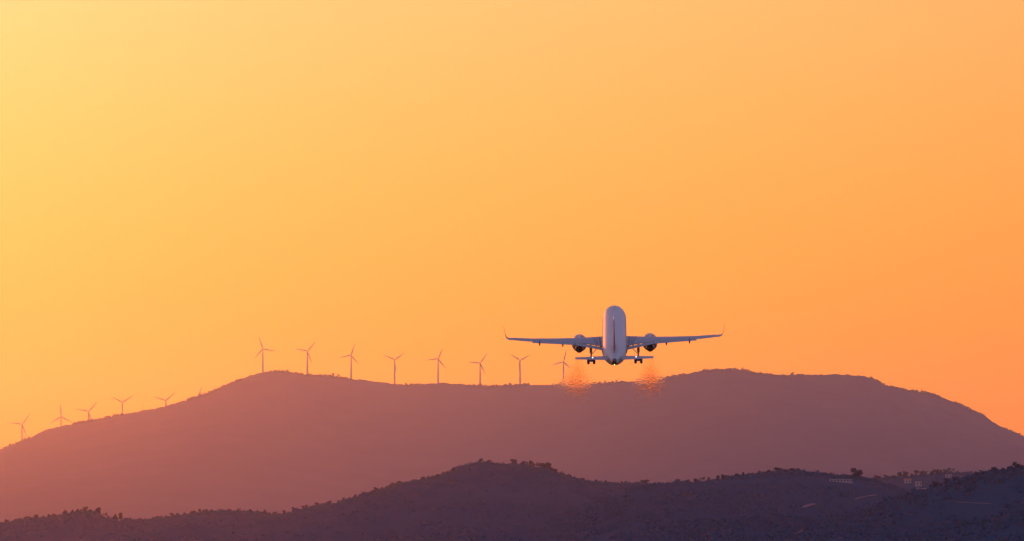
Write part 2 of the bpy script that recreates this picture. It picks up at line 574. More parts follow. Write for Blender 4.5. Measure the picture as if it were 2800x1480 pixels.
# ------------------------------------------------------------------ trees on the skylines
def tree_mesh(kind, seed):
    q = random.Random(seed)
    tr, cr = MB(), MB()
    # unit tree: height 1
    th = {'bushy': .32, 'umbrella': .4, 'pine': .25, 'airy': .42}[kind]
    top = {'bushy': .7, 'umbrella': .82, 'pine': .92, 'airy': .85}[kind]
    pts = [(0, 0, -0.06), (q.uniform(-.02, .02), 0, th * .6), (q.uniform(-.04, .04), q.uniform(-.04, .04), th), (q.uniform(-.05, .05), q.uniform(-.05, .05), top)]
    tr.tube(pts, [.045, .034, .026, .008], 7)
    lumps = []
    if kind == 'bushy':
        for _ in range(11):
            a, r = q.uniform(0, 6.28), q.uniform(.05, .3)
            lumps.append((r * math.cos(a), r * math.sin(a), q.uniform(.16, .8), q.uniform(.14, .25), .85))
    elif kind == 'umbrella':
        for _ in range(12):
            a, r = q.uniform(0, 6.28), q.uniform(.05, .36)
            lumps.append((r * math.cos(a), r * math.sin(a), .8 - r * .6 + q.uniform(-.06, .04), q.uniform(.16, .24), .8))
    elif kind == 'pine':
        for k in range(14):
            z = q.uniform(.2, .93); w = (1 - z) * .42 + .05; a = q.uniform(0, 6.28)
            lumps.append((w * .6 * math.cos(a), w * .6 * math.sin(a), z, w * .62 + .03, .8))
    else:
        for _ in range(9):
            a, r = q.uniform(0, 6.28), q.uniform(.1, .34)
            lumps.append((r * math.cos(a), r * math.sin(a), q.uniform(.45, .9), q.uniform(.09, .15), .8))
    for (x, y, z, r, sq) in lumps:
        b = pts[2] if z > th else pts[1]
        tr.tube([b, ((x + b[0]) * .5, (y + b[1]) * .5, (z + b[2]) * .5 - .02), (x, y, z)], [.016, .011, .004], 5)
        for _ in range(int(85 * (r / .16) ** 1.6) + 25):
            d = Vector((q.gauss(0, 1), q.gauss(0, 1), q.gauss(0, 1))).normalized() * (q.random() ** .45)
            c = Vector((x, y, z)) + Vector((d.x * r, d.y * r, d.z * r * sq))
            n = (d + Vector((q.gauss(0, .5), q.gauss(0, .5), q.gauss(0, .5)))).normalized()
            a1 = n.orthogonal().normalized(); a2 = n.cross(a1)
            s = q.uniform(.032, .07)
            cr.add([c + a1 * s, c + a2 * s * .8 + n * s * .3, c - a1 * s, c - a2 * s * .8 - n * s * .2], [(0, 1, 2, 3)])
    return tr, cr


PROTO = {}
for kd, lm in (('bushy', M_LEAF), ('umbrella', M_LEAF), ('pine', M_LEAF), ('airy', M_LEAF2)):
    for v in range(2):
        PROTO[kd, v] = (tree_mesh(kd, 40 + v * 7 + len(kd)), lm)
BUILT = {}


def place_tree(name, kind, var, p, hgt, wid, label, group=None, rz=None):
    r = empty(name, p)
    r.rotation_euler.z = rnd.uniform(0, 6.28) if rz is None else rz
    r.scale = (wid, wid, hgt)
    tag(r, label, 'tree', group)
    if (kind, var) not in BUILT:
        (tr, cr), lm = PROTO[kind, var]
        a = obj('trunk', tr.v, tr.f, M_BARK, r)
        b = obj('crown', cr.v, cr.f, lm, r, smooth=False)
        BUILT[kind, var] = (a.data, b.data)
    else:
        for nm, me in zip(('trunk', 'crown'), BUILT[kind, var]):
            o = bpy.data.objects.new(nm, me)
            C.objects.link(o); o.parent = r
    return r


def crest_point(h, px):
    Y = float(np.mean(h.Yr))
    for _ in range(4):
        x = at(px, 1200, Y).x
        Y = float(np.interp(x, h.X, h.Yr))
    y = Y - rnd.uniform(1, 7)
    return Vector((x, y, float(h.z(np.array([x]), np.array([y]))[0]) - 0.1))


def mpp(h, px):
    return crest_point(h, px).y * HT / 1400


ORD = 'first second third fourth fifth sixth seventh eighth ninth tenth eleventh twelfth thirteenth fourteenth fifteenth sixteenth seventeenth eighteenth nineteenth twentieth'.split()
ORD += ['twenty ' + o for o in ORD[:9]]


def stretch(name, h, pxs, group, label, hmin=9, hmax=17, kinds=('bushy', 'bushy', 'airy', 'pine')):
    for n_, px in enumerate(pxs):
        m = mpp(h, px)
        k = rnd.choice(kinds)
        hg = rnd.uniform(hmin, hmax) * 1.2 * m
        place_tree(name, k, rnd.randrange(2), crest_point(h, px), hg, hg * rnd.uniform(.9, 1.35), label % ORD[n_], group)


def special(name, h, px, hp, wp, kind, label, var=0):
    m = mpp(h, px)
    place_tree(name, kind, var, crest_point(h, px), hp * m, wp * m / .8, label)


# left shoulder of the near hill
stretch('tree', H_A, [19, 45, 104, 120, 138, 152, 179, 200, 216, 228, 250], 'small trees at the left end of the near hill crest',
        '%s small hazy tree from the left edge on the near hill crest')
special('tree', H_A, 74, 15, 15, 'bushy', 'round tree, left one of a touching pair on the far left near crest')
special('tree', H_A, 87, 14, 15, 'bushy', 'round tree, right one of a touching pair on the far left near crest', 1)
special('tree', H_A, 237, 20, 15, 'bushy', 'dark round tree standing on top of the first knoll at left')
special('tree', H_A, 271, 23, 19, 'bushy', 'square topped bushy tree at the right edge of the first knoll at left', 1)
special('tree', H_A, 317, 18, 15, 'pine', 'smaller tree of the pair in the dip right of the first knoll')
special('tree', H_A, 333, 27, 19, 'pine', 'tall pointed tree in the dip right of the first knoll', 1)
stretch('tree', H_A, [290, 352, 388, 431, 441, 458, 472, 489, 509, 530, 552, 565, 582, 606, 631, 656, 687, 706, 726, 753, 778, 806, 835, 868, 902, 940, 972],
        'small trees between the dip and the rise of the near hill', '%s small hazy tree right of the left knoll pair on the low near crest', 7, 14)
stretch('tree', H_A, [1030, 1045, 1077, 1092, 1131, 1157, 1171, 1197, 1211, 1241, 1262], 'small trees up the left flank of the central knoll',
        '%s small tree up the left flank of the central knoll', 8, 14)
special('tree', H_A, 1316, 17, 11, 'umbrella', 'small flat topped tree, left one on the top of the central knoll')
special('tree', H_A, 1338, 13, 11, 'umbrella', 'small flat topped tree, right one on the top of the central knoll', 1)
special('tree', H_A, 1404, 22, 20, 'bushy', 'dark blocky tree right of the central knoll top')
special('tree', H_A, 1430, 19, 18, 'bushy', 'wide bushy tree just right of the dark blocky tree on the central knoll', 1)
stretch('tree', H_A, [1446, 1462, 1478, 1492, 1500, 1508, 1516], 'trees in the clump right of the central knoll', '%s hazy tree from the left in the clump right of the central knoll', 14, 22, ('bushy', 'bushy', 'airy'))
stretch('tree', H_A, [1538, 1556, 1570, 1591, 1612, 1629, 1655, 1680, 1700], 'small trees in the saddle right of the central knoll', '%s small tree from the left in the saddle right of central knoll', 7, 13)
special('tree', H_A, 1764, 19, 26, 'bushy', 'broad dark tree alone in the saddle below the plane right wing')
stretch('tree', H_C, [1850, 1880, 1900, 1920, 1935], 'pale trees at the left foot of the right hill', '%s pale hazy tree from the left end of the right hill crest', 10, 16, ('bushy', 'airy'))
special('tree', H_C, 1960, 15, 12, 'bushy', 'round tree, left one of the two small domes on the rising right hill crest')
special('tree', H_C, 1977, 16, 14, 'bushy', 'round tree, right one of the two small domes on the rising right hill crest', 1)
stretch('tree', H_C, [2000, 2012, 2031, 2046, 2060, 2073, 2085, 2100], 'small trees before the umbrella trees on the right hill', '%s small tree before the three umbrella shaped trees on the right hill', 9, 14)
special('umbrella_pine', H_C, 2123, 17, 21, 'umbrella', 'largest and leftmost of three umbrella shaped trees on the right hill')
special('umbrella_pine', H_C, 2143, 15, 15, 'umbrella', 'middle one of three umbrella shaped trees on the right hill', 1)
special('umbrella_pine', H_C, 2165, 16, 19, 'umbrella', 'rightmost of three umbrella shaped trees on the right hill')
stretch('tree', H_C, [2186, 2204, 2218, 2232, 2253, 2268, 2281, 2294, 2308, 2320], 'small trees between the umbrella trees and the tall dark tree', '%s small tree rightward from the umbrella trees toward the tall dark tree', 6, 10)
special('tree', H_C, 2341, 36, 31, 'bushy', 'tall dark tree standing alone on the right hill crest', 1)
stretch('tree', H_B, [2395, 2402, 2420, 2443, 2460, 2475, 2490, 2519, 2530, 2544, 2552, 2561, 2572, 2583, 2594, 2604], 'hazy trees on the paler hill at right', '%s pale tree from the left on the faded hill behind right slope', 9, 16, ('bushy', 'airy', 'bushy'))
special('tree', H_B, 2503, 18, 14, 'umbrella', 'small round headed tree on a thin stem on the faded hill at right')
stretch('tree', H_D, [2540, 2556, 2570, 2588, 2605, 2622, 2634, 2648, 2660, 2672, 2685, 2697, 2735, 2748, 2785, 2797], 'dark trees along the nearest right slope', '%s dark tree from the left along the nearest right slope crest', 10, 18, ('bushy', 'bushy', 'umbrella'))
special('tree', H_D, 2716, 24, 30, 'bushy', 'big dark domed tree on the nearest right crest, left of the tallest one')
special('tree', H_D, 2771, 32, 24, 'bushy', 'tallest dark tree near the right edge of the photo', 1)
special('tree', H_D, 2757, 20, 18, 'bushy', 'lower dark tree leaning on the tallest tree near the right edge')


# ------------------------------------------------------------------ farm buildings and tracks on the right hills
def house(px, py, w, d, hgt, roof, label, openings=2, rz=0.0, mat_roof=None):
    p = hit(px, py)
    k = p.y / 3500.0
    w, d, hgt = w * k, d * k, hgt * k
    r = empty('farmhouse' if roof else 'farm_building', (p.x, p.y, p.z - 0.6))
    r.rotation_euler.z = rz
    tag(r, label, 'house' if roof else 'building')
    b = MB(); b.box((-w / 2, -d / 2, 0), (w / 2, d / 2, hgt + .6))
    b.build('wall', M_PLASTER, r, False)
    z = hgt + .6
    if roof:
        b = MB()
        b.add([(-w / 2 - .3, -d / 2 - .3, z), (w / 2 + .3, -d / 2 - .3, z), (w / 2 + .3, d / 2 + .3, z), (-w / 2 - .3, d / 2 + .3, z), (-w / 2 - .3, 0, z + d * .26), (w / 2 + .3, 0, z + d * .26)],
              [(0, 1, 5, 4), (2, 3, 4, 5), (0, 4, 3), (1, 2, 5), (3, 2, 1, 0)])
        b.build('roof', mat_roof or M_ROOF, r, False)
    else:
        b = MB(); b.box((-w / 2 - .25, -d / 2 - .25, z), (w / 2 + .25, d / 2 + .25, z + .22))
        b.build('roof', mat_roof or M_PLASTER, r, False)
    for k in range(openings):
        cx = -w / 2 + w * (k + .5) / openings
        b = MB(); b.box((cx - w * .2 / openings, -d / 2 - .05, .6 + hgt * .35), (cx + w * .2 / openings, -d / 2 + .2, .6 + hgt * .75))
        b.build('window', M_GLASS, r, False)
    return r


house(2300, 1319, 19, 6, 2.4, False, 'long low pale farm building below the tall dark tree', 7)
house(2482, 1321, 5.5, 4.5, 2.3, True, 'small pale house left of the terraced house on the right slope', 2)
house(2512, 1331, 5.2, 5, 3.6, False, 'pale two storey house on the terrace at right', 2)
house(2520, 1343, 9, 4, 1.7, False, 'low pale outbuilding below the two storey house', 3)
house(2594, 1307, 5, 4, 1.6, True, 'pale roofed cottage under the dark tree row at right', 2, 0.1, M_PLASTER)
house(2626, 1311, 2.6, 3, 1.6, True, 'tiny pale hut right of the cottage under the dark trees', 1)


def track(pts, width):
    """a strip of bare earth lying on the slope"""
    P = []
    for (a, b) in pts: P.append(hit(a, b))
    width = width * P[0].y / 5500.0
    Q = []
    for i in range(len(P) - 1):
        for k in range(8):
            Q.append(P[i].lerp(P[i + 1], k / 8))
    Q.append(P[-1])
    vs, fs = [], []
    for i, q in enumerate(Q):
        w = width * (0.55 + 0.45 * math.sin(math.pi * i / (len(Q) - 1))) * (1 + .25 * math.sin(i * 2.3))
        for s in (-1, -.33, .33, 1):
            y = q.y + s * w
            vs.append((q.x, y, float(height(np.array([q.x]), np.array([y]))[0]) + 0.35))
    for i in range(len(Q) - 1):
        for j in range(3):
            a = i * 4 + j
            fs.append((a, a + 1, a + 5, a + 4))
    o = obj('dirt_track', vs, fs, M_TRACK)
    tag(o, kind='structure')
    return o


track([(2194, 1391), (2206, 1385), (2218, 1382), (2230, 1381)], 9)
track([(2338, 1368), (2358, 1361), (2378, 1358), (2398, 1356)], 7)
track([(2611, 1376), (2645, 1377), (2680, 1380), (2710, 1382)], 5)
track([(2157, 1468), (2172, 1462), (2190, 1455), (2206, 1448), (2218, 1449)], 7)
track([(2276, 1476), (2290, 1474), (2304, 1473)], 6)


# ------------------------------------------------------------------ wind turbines
TH, TR_ = 61.0, 34.5                         # hub height, blade length


def blade_mb():
    b = MB(); rings = []
    prof = [(0.0, .9, .9, 0), (1.2, .9, .85, 0), (3.5, 1.6, .6, 24), (6.5, 1.95, .45, 16), (12, 1.65, .36, 10), (20, 1.3, .26, 5), (28, .9, .16, 2), (33, .45, .06, 0), (TR_, .08, .03, 0)]
    for (r, c, t, tw) in prof:
        ring = []
        for k in range(10):
            q = 2 * math.pi * k / 10
            x, y = c * math.cos(q) + c * .25, t * math.sin(q)
            a = R(tw)
            ring.append((x * math.cos(a) - y * math.sin(a), x * math.sin(a) + y * math.cos(a), r + 1.0))
        rings.append(ring)
    b.loft(rings)
    return b


TURB_MESH = None


def turbine(px, py, ang0, Y, label):
    """hub seen at px,py; ang0 = direction of one blade, counter-clockwise from the right"""
    global TURB_MESH
    hub = at(px, py, Y)
    r = empty('wind_turbine', (hub.x, hub.y + 3.4, hub.z - TH - 0.2))
    r.rotation_euler.z = R(math.sin(px * 1.7) * 9)
    tag(r, label, 'wind turbine', 'wind turbines along the far ridge')
    if TURB_MESH is None:
        t = MB(); t.lathe([(-14, 2.7), (0, 2.6), (20, 2.3), (40, 1.9), (TH - 1.2, 1.5)], (0, 0, 0), 'Z', 16)
        tower = t.build('tower', M_TURB, r)
        n = MB()
        n.loft([[(x * w, y, TH + z * h) for x, z in ((-1, -.8), (-.8, -1), (.8, -1), (1, -.8), (1, .8), (.8, 1), (-.8, 1), (-1, .8))] for (y, w, h) in ((-1.6, 1.15, 1.2), (0, 1.5, 1.55), (4, 1.5, 1.55), (6.2, 1.2, 1.3))])
        nac = n.build('nacelle', M_TURB, r)
        hb_ = MB(); hb_.lathe([(-2.1, .15), (-1.8, .7), (-1.2, 1.1), (0, 1.3), (1.6, 1.25)], (0, -3.4, 0), 'Y', 16)
        hubo = hb_.build('hub', M_TURB, r)
        hubo.location = (0, 0, TH)
        TURB_MESH = [tower.data, nac.data, hubo.data, blade_mb().build('blade', M_TURB).data]
        bpy.data.objects.remove(bpy.data.objects['blade'])
    else:
        for nm, me in zip(('tower', 'nacelle', 'hub'), TURB_MESH[:3]):
            o = bpy.data.objects.new(nm, me); C.objects.link(o); o.parent = r
            if nm == 'hub': o.location = (0, 0, TH)
    hubo = [c for c in r.children if c.name.split('.')[0] == 'hub'][0]
    for k in range(3):
        o = bpy.data.objects.new('blade', TURB_MESH[3])
        C.objects.link(o); o.parent = hubo
        o.location = (0, -3.4, 0)
        o.rotation_euler = (0, R(90 - (ang0 + 120 * k)), 0)
    return r


def ry(px):
    x = at(px, 1000, 11500).x
    return float(np.interp(x, H_M.X, H_M.Yr))


T = [(718.8, 953.8, -10.5, 8, 'tallest standing white wind turbine, on the first summit of the far ridge at left'),
     (840.3, 960, 50, 8, 'white wind turbine first to the right of the one on the left summit'),
     (960.2, 971.2, 72, 8, 'white wind turbine second to the right of the one on the left summit'),
     (1079.2, 983.9, 36.5, 8, 'white wind turbine whose lowest blade almost hides behind its tower, mid ridge'),
     (1198, 981.1, 68, 8, 'white wind turbine on the gentle hump in the middle of the ridge, nearly upright blade'),
     (1312.8, 993.2, 56, 8, 'white wind turbine in the shallow ridge dip left of the big y shaped one'),
     (1422.1, 985.3, 28, 8, 'y shaped white wind turbine next left of the one under the plane left wing'),
     (1541.1, 989.2, 77, 8, 'white wind turbine under the plane left wing, tower foot blurred by hot exhaust'),
     (59.9, 1160.3, 53, 160, 'lowest white wind turbine at the far left end of the ridge'),
     (166.6, 1139, 94, 200, 'white wind turbine second from the left edge with one blade pointing straight up'),
     (241.8, 1125.1, 49, 240, 'white wind turbine third from the left edge, its foot hidden by the slope'),
     (334.3, 1100.2, 33, 220, 'y shaped white wind turbine on the left slope beside the thin mast'),
     (453.1, 1095.5, 41, 300, 'white wind turbine almost sunk behind the left slope with two raised blades'),
     (539.0, 1089.0, 66, 330, 'white wind turbine hidden behind the left slope with only one blade tip showing')]
for (px, py, a, dy, lb) in T:
    turbine(px, py, a, ry(px) + dy, lb)

# thin lattice mast between two of the left turbines
Ym = ry(390) + 60
mt_ = at(389.8, 1095.5, Ym); mb_ = at(390.2, 1130, Ym)
r = empty('lattice_mast', mb_)
tag(r, 'thin lattice mast standing between two turbines on the left slope', 'mast')
hm_ = mt_.z - mb_.z
b = MB()
for k in range(3):
    a = 2.094 * k
    b.tube([(.3 * math.cos(a), .3 * math.sin(a), -10), (.22 * math.cos(a), .22 * math.sin(a), hm_)], .26, 6)
for k in range(22):
    z0, z1 = hm_ * k / 22, hm_ * (k + 1) / 22
    for j in range(3):
        a, c = 2.094 * j, 2.094 * (j + 1)
        b.tube([(.28 * math.cos(a), .28 * math.sin(a), z0), (.28 * math.cos(c), .28 * math.sin(c), z1)], .1, 4)
b.build('lattice', M_MAST, r)
b = MB(); b.tube([(0, 0, hm_), (0, 0, hm_ + 2.5)], .05, 6)
b.build('aerial', M_MAST, r)

# relay hut on the ridge below the plane
p = at(1687, 1042, ry(1687) - 2)
r = empty('relay_hut', (p.x, p.y, p.z - 2.0))
tag(r, 'small relay hut with a raised panel on the ridge below the plane tail', 'hut')
b = MB(); b.box((-4.2, -2, -3), (1.2, 2, 4.6)); b.build('wall', M_PLASTER, r, False)
b = MB(); b.box((-4.5, -2.3, 4.6), (1.5, 2.3, 5.0)); b.build('roof', M_ROOF, r, False)
b = MB(); b.box((-1.9, -2.06, -.2), (-.7, -1.9, 2.0)); b.build('door', M_GLASS, r, False)
b = MB(); b.tube([(-3.4, 0, 5), (-3.4, 0, 9.4)], .35, 8); b.build('post', M_MAST, r)
b = MB(); b.tube([(4.6, 0, -3), (4.6, 0, 6.4)], .18, 8); b.build('post', M_MAST, r)
b = MB(); b.box((3.2, -.3, 6.4), (7.0, .3, 9.0)); b.build('panel', M_PLASTER, r, False)

# ------------------------------------------------------------------ the airliner
# local axes: x right, y forward (0 at station 22 m from the nose), z up from the fuselage axis
LEN = 44.5
fy = lambda st: 22.0 - st
plane = empty('passenger_jet')
tag(plane, 'white twin engine passenger jet climbing away over the ridge, seen from behind', 'airplane')


def ellring(st, zc, hw, hh, seg=40):
    return [(hw * math.cos(2 * math.pi * k / seg), fy(st), zc + hh * math.sin(2 * math.pi * k / seg)) for k in range(seg)]


FUS = [(0.0, -.55, .02, .02), (.12, -.54, .27, .26), (.4, -.5, .55, .5), (.9, -.43, .85, .8), (1.6, -.32, 1.17, 1.13), (2.5, -.17, 1.46, 1.47), (3.4, -.07, 1.68, 1.75),
       (4.6, -.01, 1.86, 1.97), (6.0, 0, 1.96, 2.06), (7.5, 0, 1.975, 2.07), (12, 0, 1.975, 2.07), (18, 0, 1.975, 2.07), (24, 0, 1.975, 2.07), (30, .03, 1.97, 2.03), (32, .09, 1.955, 1.96),
       (33.5, .17, 1.91, 1.86), (35, .3, 1.78, 1.72), (36.5, .43, 1.6, 1.58), (38, .63, 1.34, 1.34), (39.5, .82, 1.05, 1.09), (41, .97, .8, .86), (42.5, 1.05, .57, .64), (43.5, 1.08, .44, .49)]
b = MB(); b.loft([ellring(*f) for f in FUS]); fus = b.build('fuselage', M_WHITE, plane)
b = MB(); b.loft([ellring(43.505, 1.08, .437, .487, 28), ellring(44.2, 1.08, .37, .40, 28), ellring(44.5, 1.08, .33, .35, 28), ellring(44.5, 1.08, .25, .27, 28), ellring(44.1, 1.08, .24, .26, 28)])
b.build('exhaust_nozzle', M_DARK, plane)
b = MB(); b.lathe([(0, .085), (-.05, .08), (-.1, .05), (-.12, .01)], (0, fy(44.5), .74), 'Y', 14)
b.build('tail_light', M_TAILLAMP, plane)
# rearward facing cheat line of darker belly: fairing under the wing
BEL = [(13.6, -1.35, 1.2, .6), (14.6, -1.45, 1.85, .95), (16, -1.5, 2.12, 1.05), (19, -1.5, 2.18, 1.08), (22.5, -1.5, 2.18, 1.08), (24.5, -1.48, 2.1, 1.0), (26.0, -1.42, 1.85, .86), (27.2, -1.35, 1.4, .7)]
b = MB(); b.loft([ellring(*f) for f in BEL]); b.build('belly_fairing', M_COWL, plane)
# blade aerials on the crown
for st, h in ((8.2, .36), (21.0, .32)):
    b = MB()
    b.loft([[(x, fy(st + s0 + dy), z) for x, dy in ((-.02, 0), (0, -.22), (.02, 0), (0, .26))] for z, s0 in ((2.05, 0), (2.07 + h, .22))])
    b.build('aerial', M_LINE, plane, False)
# cabin windows, cockpit windows and doors
for sx in (-1, 1):
    for k in range(52):
        st = 7.6 + k * .54
        if 14.2 < st < 14.5 or 26.5 < st < 26.8: continue
        z = .52
        b = MB()
        x = sx * 1.975 * math.sqrt(1 - (z / 2.07) ** 2)
        b.loft([[(x + sx * o, fy(st) + .12 * math.cos(q) * s, z + .17 * math.sin(q) * s) for q in (2 * math.pi * j / 10 for j in range(10))] for o, s in ((-.05, 1), (.006, 1))])
        if k == 0:
            wo = b.build('window', M_GLASS, plane)
            wm0 = wo.data
        else:
            wo = bpy.data.objects.new('window', wm0); C.objects.link(wo); wo.parent = plane
            if sx == 1: wo.location = (0, fy(st) - fy(7.6), 0)
            else: wo.location = (0, fy(st) - fy(7.6), 0)
    wm0 = None


def naca(n=12, blunt=.0):
    xs = [.5 * (1 - math.cos(math.pi * k / n)) for k in range(n + 1)]
    yt = [5 * (.2969 * math.sqrt(x) - .126 * x - .3516 * x * x + .2843 * x ** 3 - .1036 * x ** 4) + blunt * x for x in xs]
    return xs, yt


def foil(x, z, le, te, thick, cant=0.0, ztw=0.0, blunt=.12, camber=.02, n=12):
    """a section: leading edge station le, trailing edge te; z at le, z+ztw at te; cant turns the thickness axis"""
    xs, yt = naca(n, blunt)
    c = te - le
    nx, nz = -math.sin(cant), math.cos(cant)
    up, lo = [], []
    for a, t in zip(xs, yt):
        cam_ = camber * c * 4 * a * (1 - a)
        hu, hl = t * thick + cam_, -t * thick + cam_
        up.append((x + nx * hu, fy(le + a * c), z + ztw * a + nz * hu))
        lo.append((x + nx * hl, fy(le + a * c), z + ztw * a + nz * hl))
    return up[::-1] + lo[1:]


#        s     LE     z_le   TE     z_te   thickness
WING = [(1.5, 15.3, -1.16, 21.2, -1.31, .84),
        (2.2, 15.6, -1.15, 21.1, -1.28, .80),
        (4.2, 16.65, -.97, 20.98, -1.0, .62),
        (6.4, 17.8, -.76, 20.9, -.73, .46),
        (9.5, 19.45, -.38, 21.8, -.36, .33),
        (13.4, 21.5, .14, 23.0, .12, .22),
        (16.45, 23.1, .68, 24.1, .70, .13)]


def wtab(s):
    for a, b_ in zip(WING, WING[1:]):
        if s <= b_[0] or b_ is WING[-1]:
            k = (s - a[0]) / (b_[0] - a[0])
            return [p + (q - p) * k for p, q in zip(a, b_)]


def wtop(s, f):
    """point on the wing's upper skin, f along the chord"""
    _, le, zl, te, zt, th = wtab(s)
    t = 5 * (.2969 * math.sqrt(f) - .126 * f - .3516 * f * f + .2843 * f ** 3 - .1036 * f ** 4) + .12 * f
    return (s, fy(le + f * (te - le)), zl + (zt - zl) * f + t * th + .02 * (te - le) * 4 * f * (1 - f))


def mir(vs, sx): return [(v[0] * sx, v[1], v[2]) for v in vs]


def skin_strip(mb, pts, w, sx, lift=.012):
    """a painted band on the wing's upper skin; pts = (span, chord fraction)"""
    vs, fs = [], []
    P = [Vector(wtop(*p)) for p in pts]
    for k, p in enumerate(P):
        d = (P[min(k + 1, len(P) - 1)] - P[max(k - 1, 0)]).normalized()
        n = d.cross(Vector((0, 0, 1))).normalized() * w / 2
        for o in (-n, n): vs.append((sx * (p.x + o.x), p.y + o.y, p.z + lift))
    for k in range(len(P) - 1): fs.append((2 * k, 2 * k + 1, 2 * k + 3, 2 * k + 2))
    mb.add(vs, fs)


for sx in (-1, 1):
    b = MB(); secs = []
    for a, c in zip(WING, WING[1:]):
        for k in range(3):
            q = k / 3
            secs.append([u + (v - u) * q for u, v in zip(a, c)])
    secs.append(list(WING[-1]))
    b.loft([mir(foil(s, zl, le, te, th, ztw=zt - zl), sx) for (s, le, zl, te, zt, th) in secs])
    wing = b.build('wing', M_WING, plane)
    # winglet: starts at the full chord of the tip and curls upward
    WL = [(16.452, .69, 23.1, 24.95, .12, 5), (16.9, .74, 23.35, 25.0, .11, 12), (17.25, .84, 23.6, 25.05, .1, 30), (17.52, 1.05, 23.85, 25.12, .09, 55),
          (17.66, 1.4, 24.15, 25.22, .08, 74), (17.76, 2.0, 24.6, 25.42, .07, 81), (17.86, 2.75, 25.15, 25.68, .055, 83), (17.92, 3.3, 25.55, 25.85, .04, 84)]
    b = MB(); b.loft([mir(foil(x, z, le, te, th, cant=R(c), blunt=.05, camber=.01, n=9), sx) for (x, z, le, te, th, c) in WL[:4]])
    b.build('wing_tip', M_WING, wing)
    b = MB(); b.loft([mir(foil(x, z, le, te, th * 0.8, cant=R(c), blunt=.05, camber=.01, n=9), sx) for (x, z, le, te, th, c) in WL[3:]])
    b.build('winglet', M_RED, wing)  # red colour imitates the thin winglet's dark look against bright sky
    # aileron
    b = MB(); b.loft([mir(foil(s, wtab(s)[4] + .02, wtab(s)[3] + .05, wtab(s)[3] + .05 + c, .13, ztw=-.02, blunt=.1, camber=0, n=7), sx) for s, c in ((13.46, .66), (15, .72), (16.42, .74))])
    b.build('aileron', M_WING, wing)
    # inboard and outboard flaps, lowered and slid back so that the slot shows
    b = MB(); b.loft([mir(foil(s, z, le, te, th, ztw=zt - z, blunt=.1, camber=.03, n=8), sx) for (s, le, z, te, zt, th) in
                      ((2.05, 21.28, -1.54, 22.5, -1.72, .22), (4.2, 21.1, -1.17, 22.2, -1.32, .20), (6.36, 20.9, -.80, 21.9, -.91, .17))])
    b.build('flap', M_WING, wing)
    b = MB(); b.loft([mir(foil(s, z, le, te, th, ztw=zt - z, blunt=.1, camber=.03, n=8), sx) for (s, le, z, te, zt, th) in
                      ((6.44, 20.9, -.80, 21.9, -.91, .17), (9.5, 21.76, -.42, 22.75, -.52, .14), (13.38, 22.96, .07, 23.85, -.04, .11))])
    b.build('flap', M_WING, wing)
    # brackets that cross the slot
    for s in (2.3, 3.0, 3.95, 4.9):
        _, le, zl, te, zt, th = wtab(s)
        b = MB(); b.box((sx * s - .12, fy(te + .32), zt - .42), (sx * s + .12, fy(te - .5), zt - .06))
        b.build('flap_bracket', M_LINE, wing, False)
    # fairings under the wing
    for s, st1, z1 in ((8.45, 22.95, -1.02), (12.2, 24.15, -.52)):
        _, le, zl, te, zt, th = wtab(s)
        st0 = te - 1.6
        b = MB(); rings = []
        for k in range(9):
            q = k / 8
            st = st0 + (st1 - st0) * q
            zc = zl - .12 + (z1 + .12 - zl + .12) * q ** 1.6
            w = .17 * math.sin(math.pi * min(1, .08 + q * .86)) ** .6
            h = .27 * math.sin(math.pi * min(1, .1 + q * .8)) ** .6
            rings.append([(sx * s + w * math.cos(a), fy(st), zc + h * math.sin(a)) for a in (2 * math.pi * j / 12 for j in range(12))])
        b.loft(rings)
        b.build('flap_fairing', M_RED, wing)
    # painted walkway area by the root with its border and dashes
    b = MB(); vs, fs = [], []
    for k in range(13):
        f = .1 + .88 * k / 12
        for j in range(5):
            s = 2.45 + (1.35 - .85 * f) * j / 4
            p = wtop(s, f); vs.append((sx * p[0], p[1], p[2] + .006))
    for k in range(12):
        for j in range(4):
            a = k * 5 + j; fs.append((a, a + 1, a + 6, a + 5))
    b.add(vs, fs); b.build('walkway_panel', M_WALK, wing)
    b = MB()
    skin_strip(b, [(2.45 + 1.35 - .85 * f, f) for f in np.linspace(.1, .98, 10)], .07, sx)
    skin_strip(b, [(2.28 + .12 * math.sin(math.pi * f), f) for f in np.linspace(.05, .97, 10)], .10, sx)
    for f in (.3, .5, .72, .88): skin_strip(b, [(2.98 - .2 * f, f), (2.94 - .2 * f, f + .07)], .11, sx)
    b.build('walkway_marking', M_LINE, wing)

    # engine
    s, za = sx * 5.8, -2.0
    eo = empty('engine', (0, 0, 0)); eo.parent = plane
    b = MB()
    b.lathe([(fy(14.35), .93), (fy(14.0), 1.0), (fy(13.85), 1.09), (fy(13.95), 1.17), (fy(14.4), 1.23), (fy(15.4), 1.27), (fy(16.4), 1.25), (fy(17.2), 1.14), (fy(17.95), .95), (fy(17.95), .9), (fy(17.2), .95)], (s, 0, za), 'Y', 40, cap=False)
    b.build('cowl', M_COWL, eo)
    b = MB(); b.lathe([(fy(16.8), .75), (fy(17.9), .8), (fy(19.0), .72), (fy(20.1), .56), (fy(20.1), .51), (fy(19.4), .5)], (s, 0, za - .08), 'Y', 36)
    b.build('exhaust_nozzle', M_DARK, eo)
    b = MB(); b.lathe([(fy(19.3), .34), (fy(20.0), .28), (fy(20.5), .12), (fy(20.65), .01)], (s, 0, za - .08), 'Y', 24)
    b.build('exhaust_cone', M_DARK, eo)
    b = MB(); b.lathe([(fy(14.5), .99), (fy(14.52), .2), (fy(14.2), .02)], (s, 0, za), 'Y', 28)
    b.build('fan', M_DARK, eo)
    b = MB()
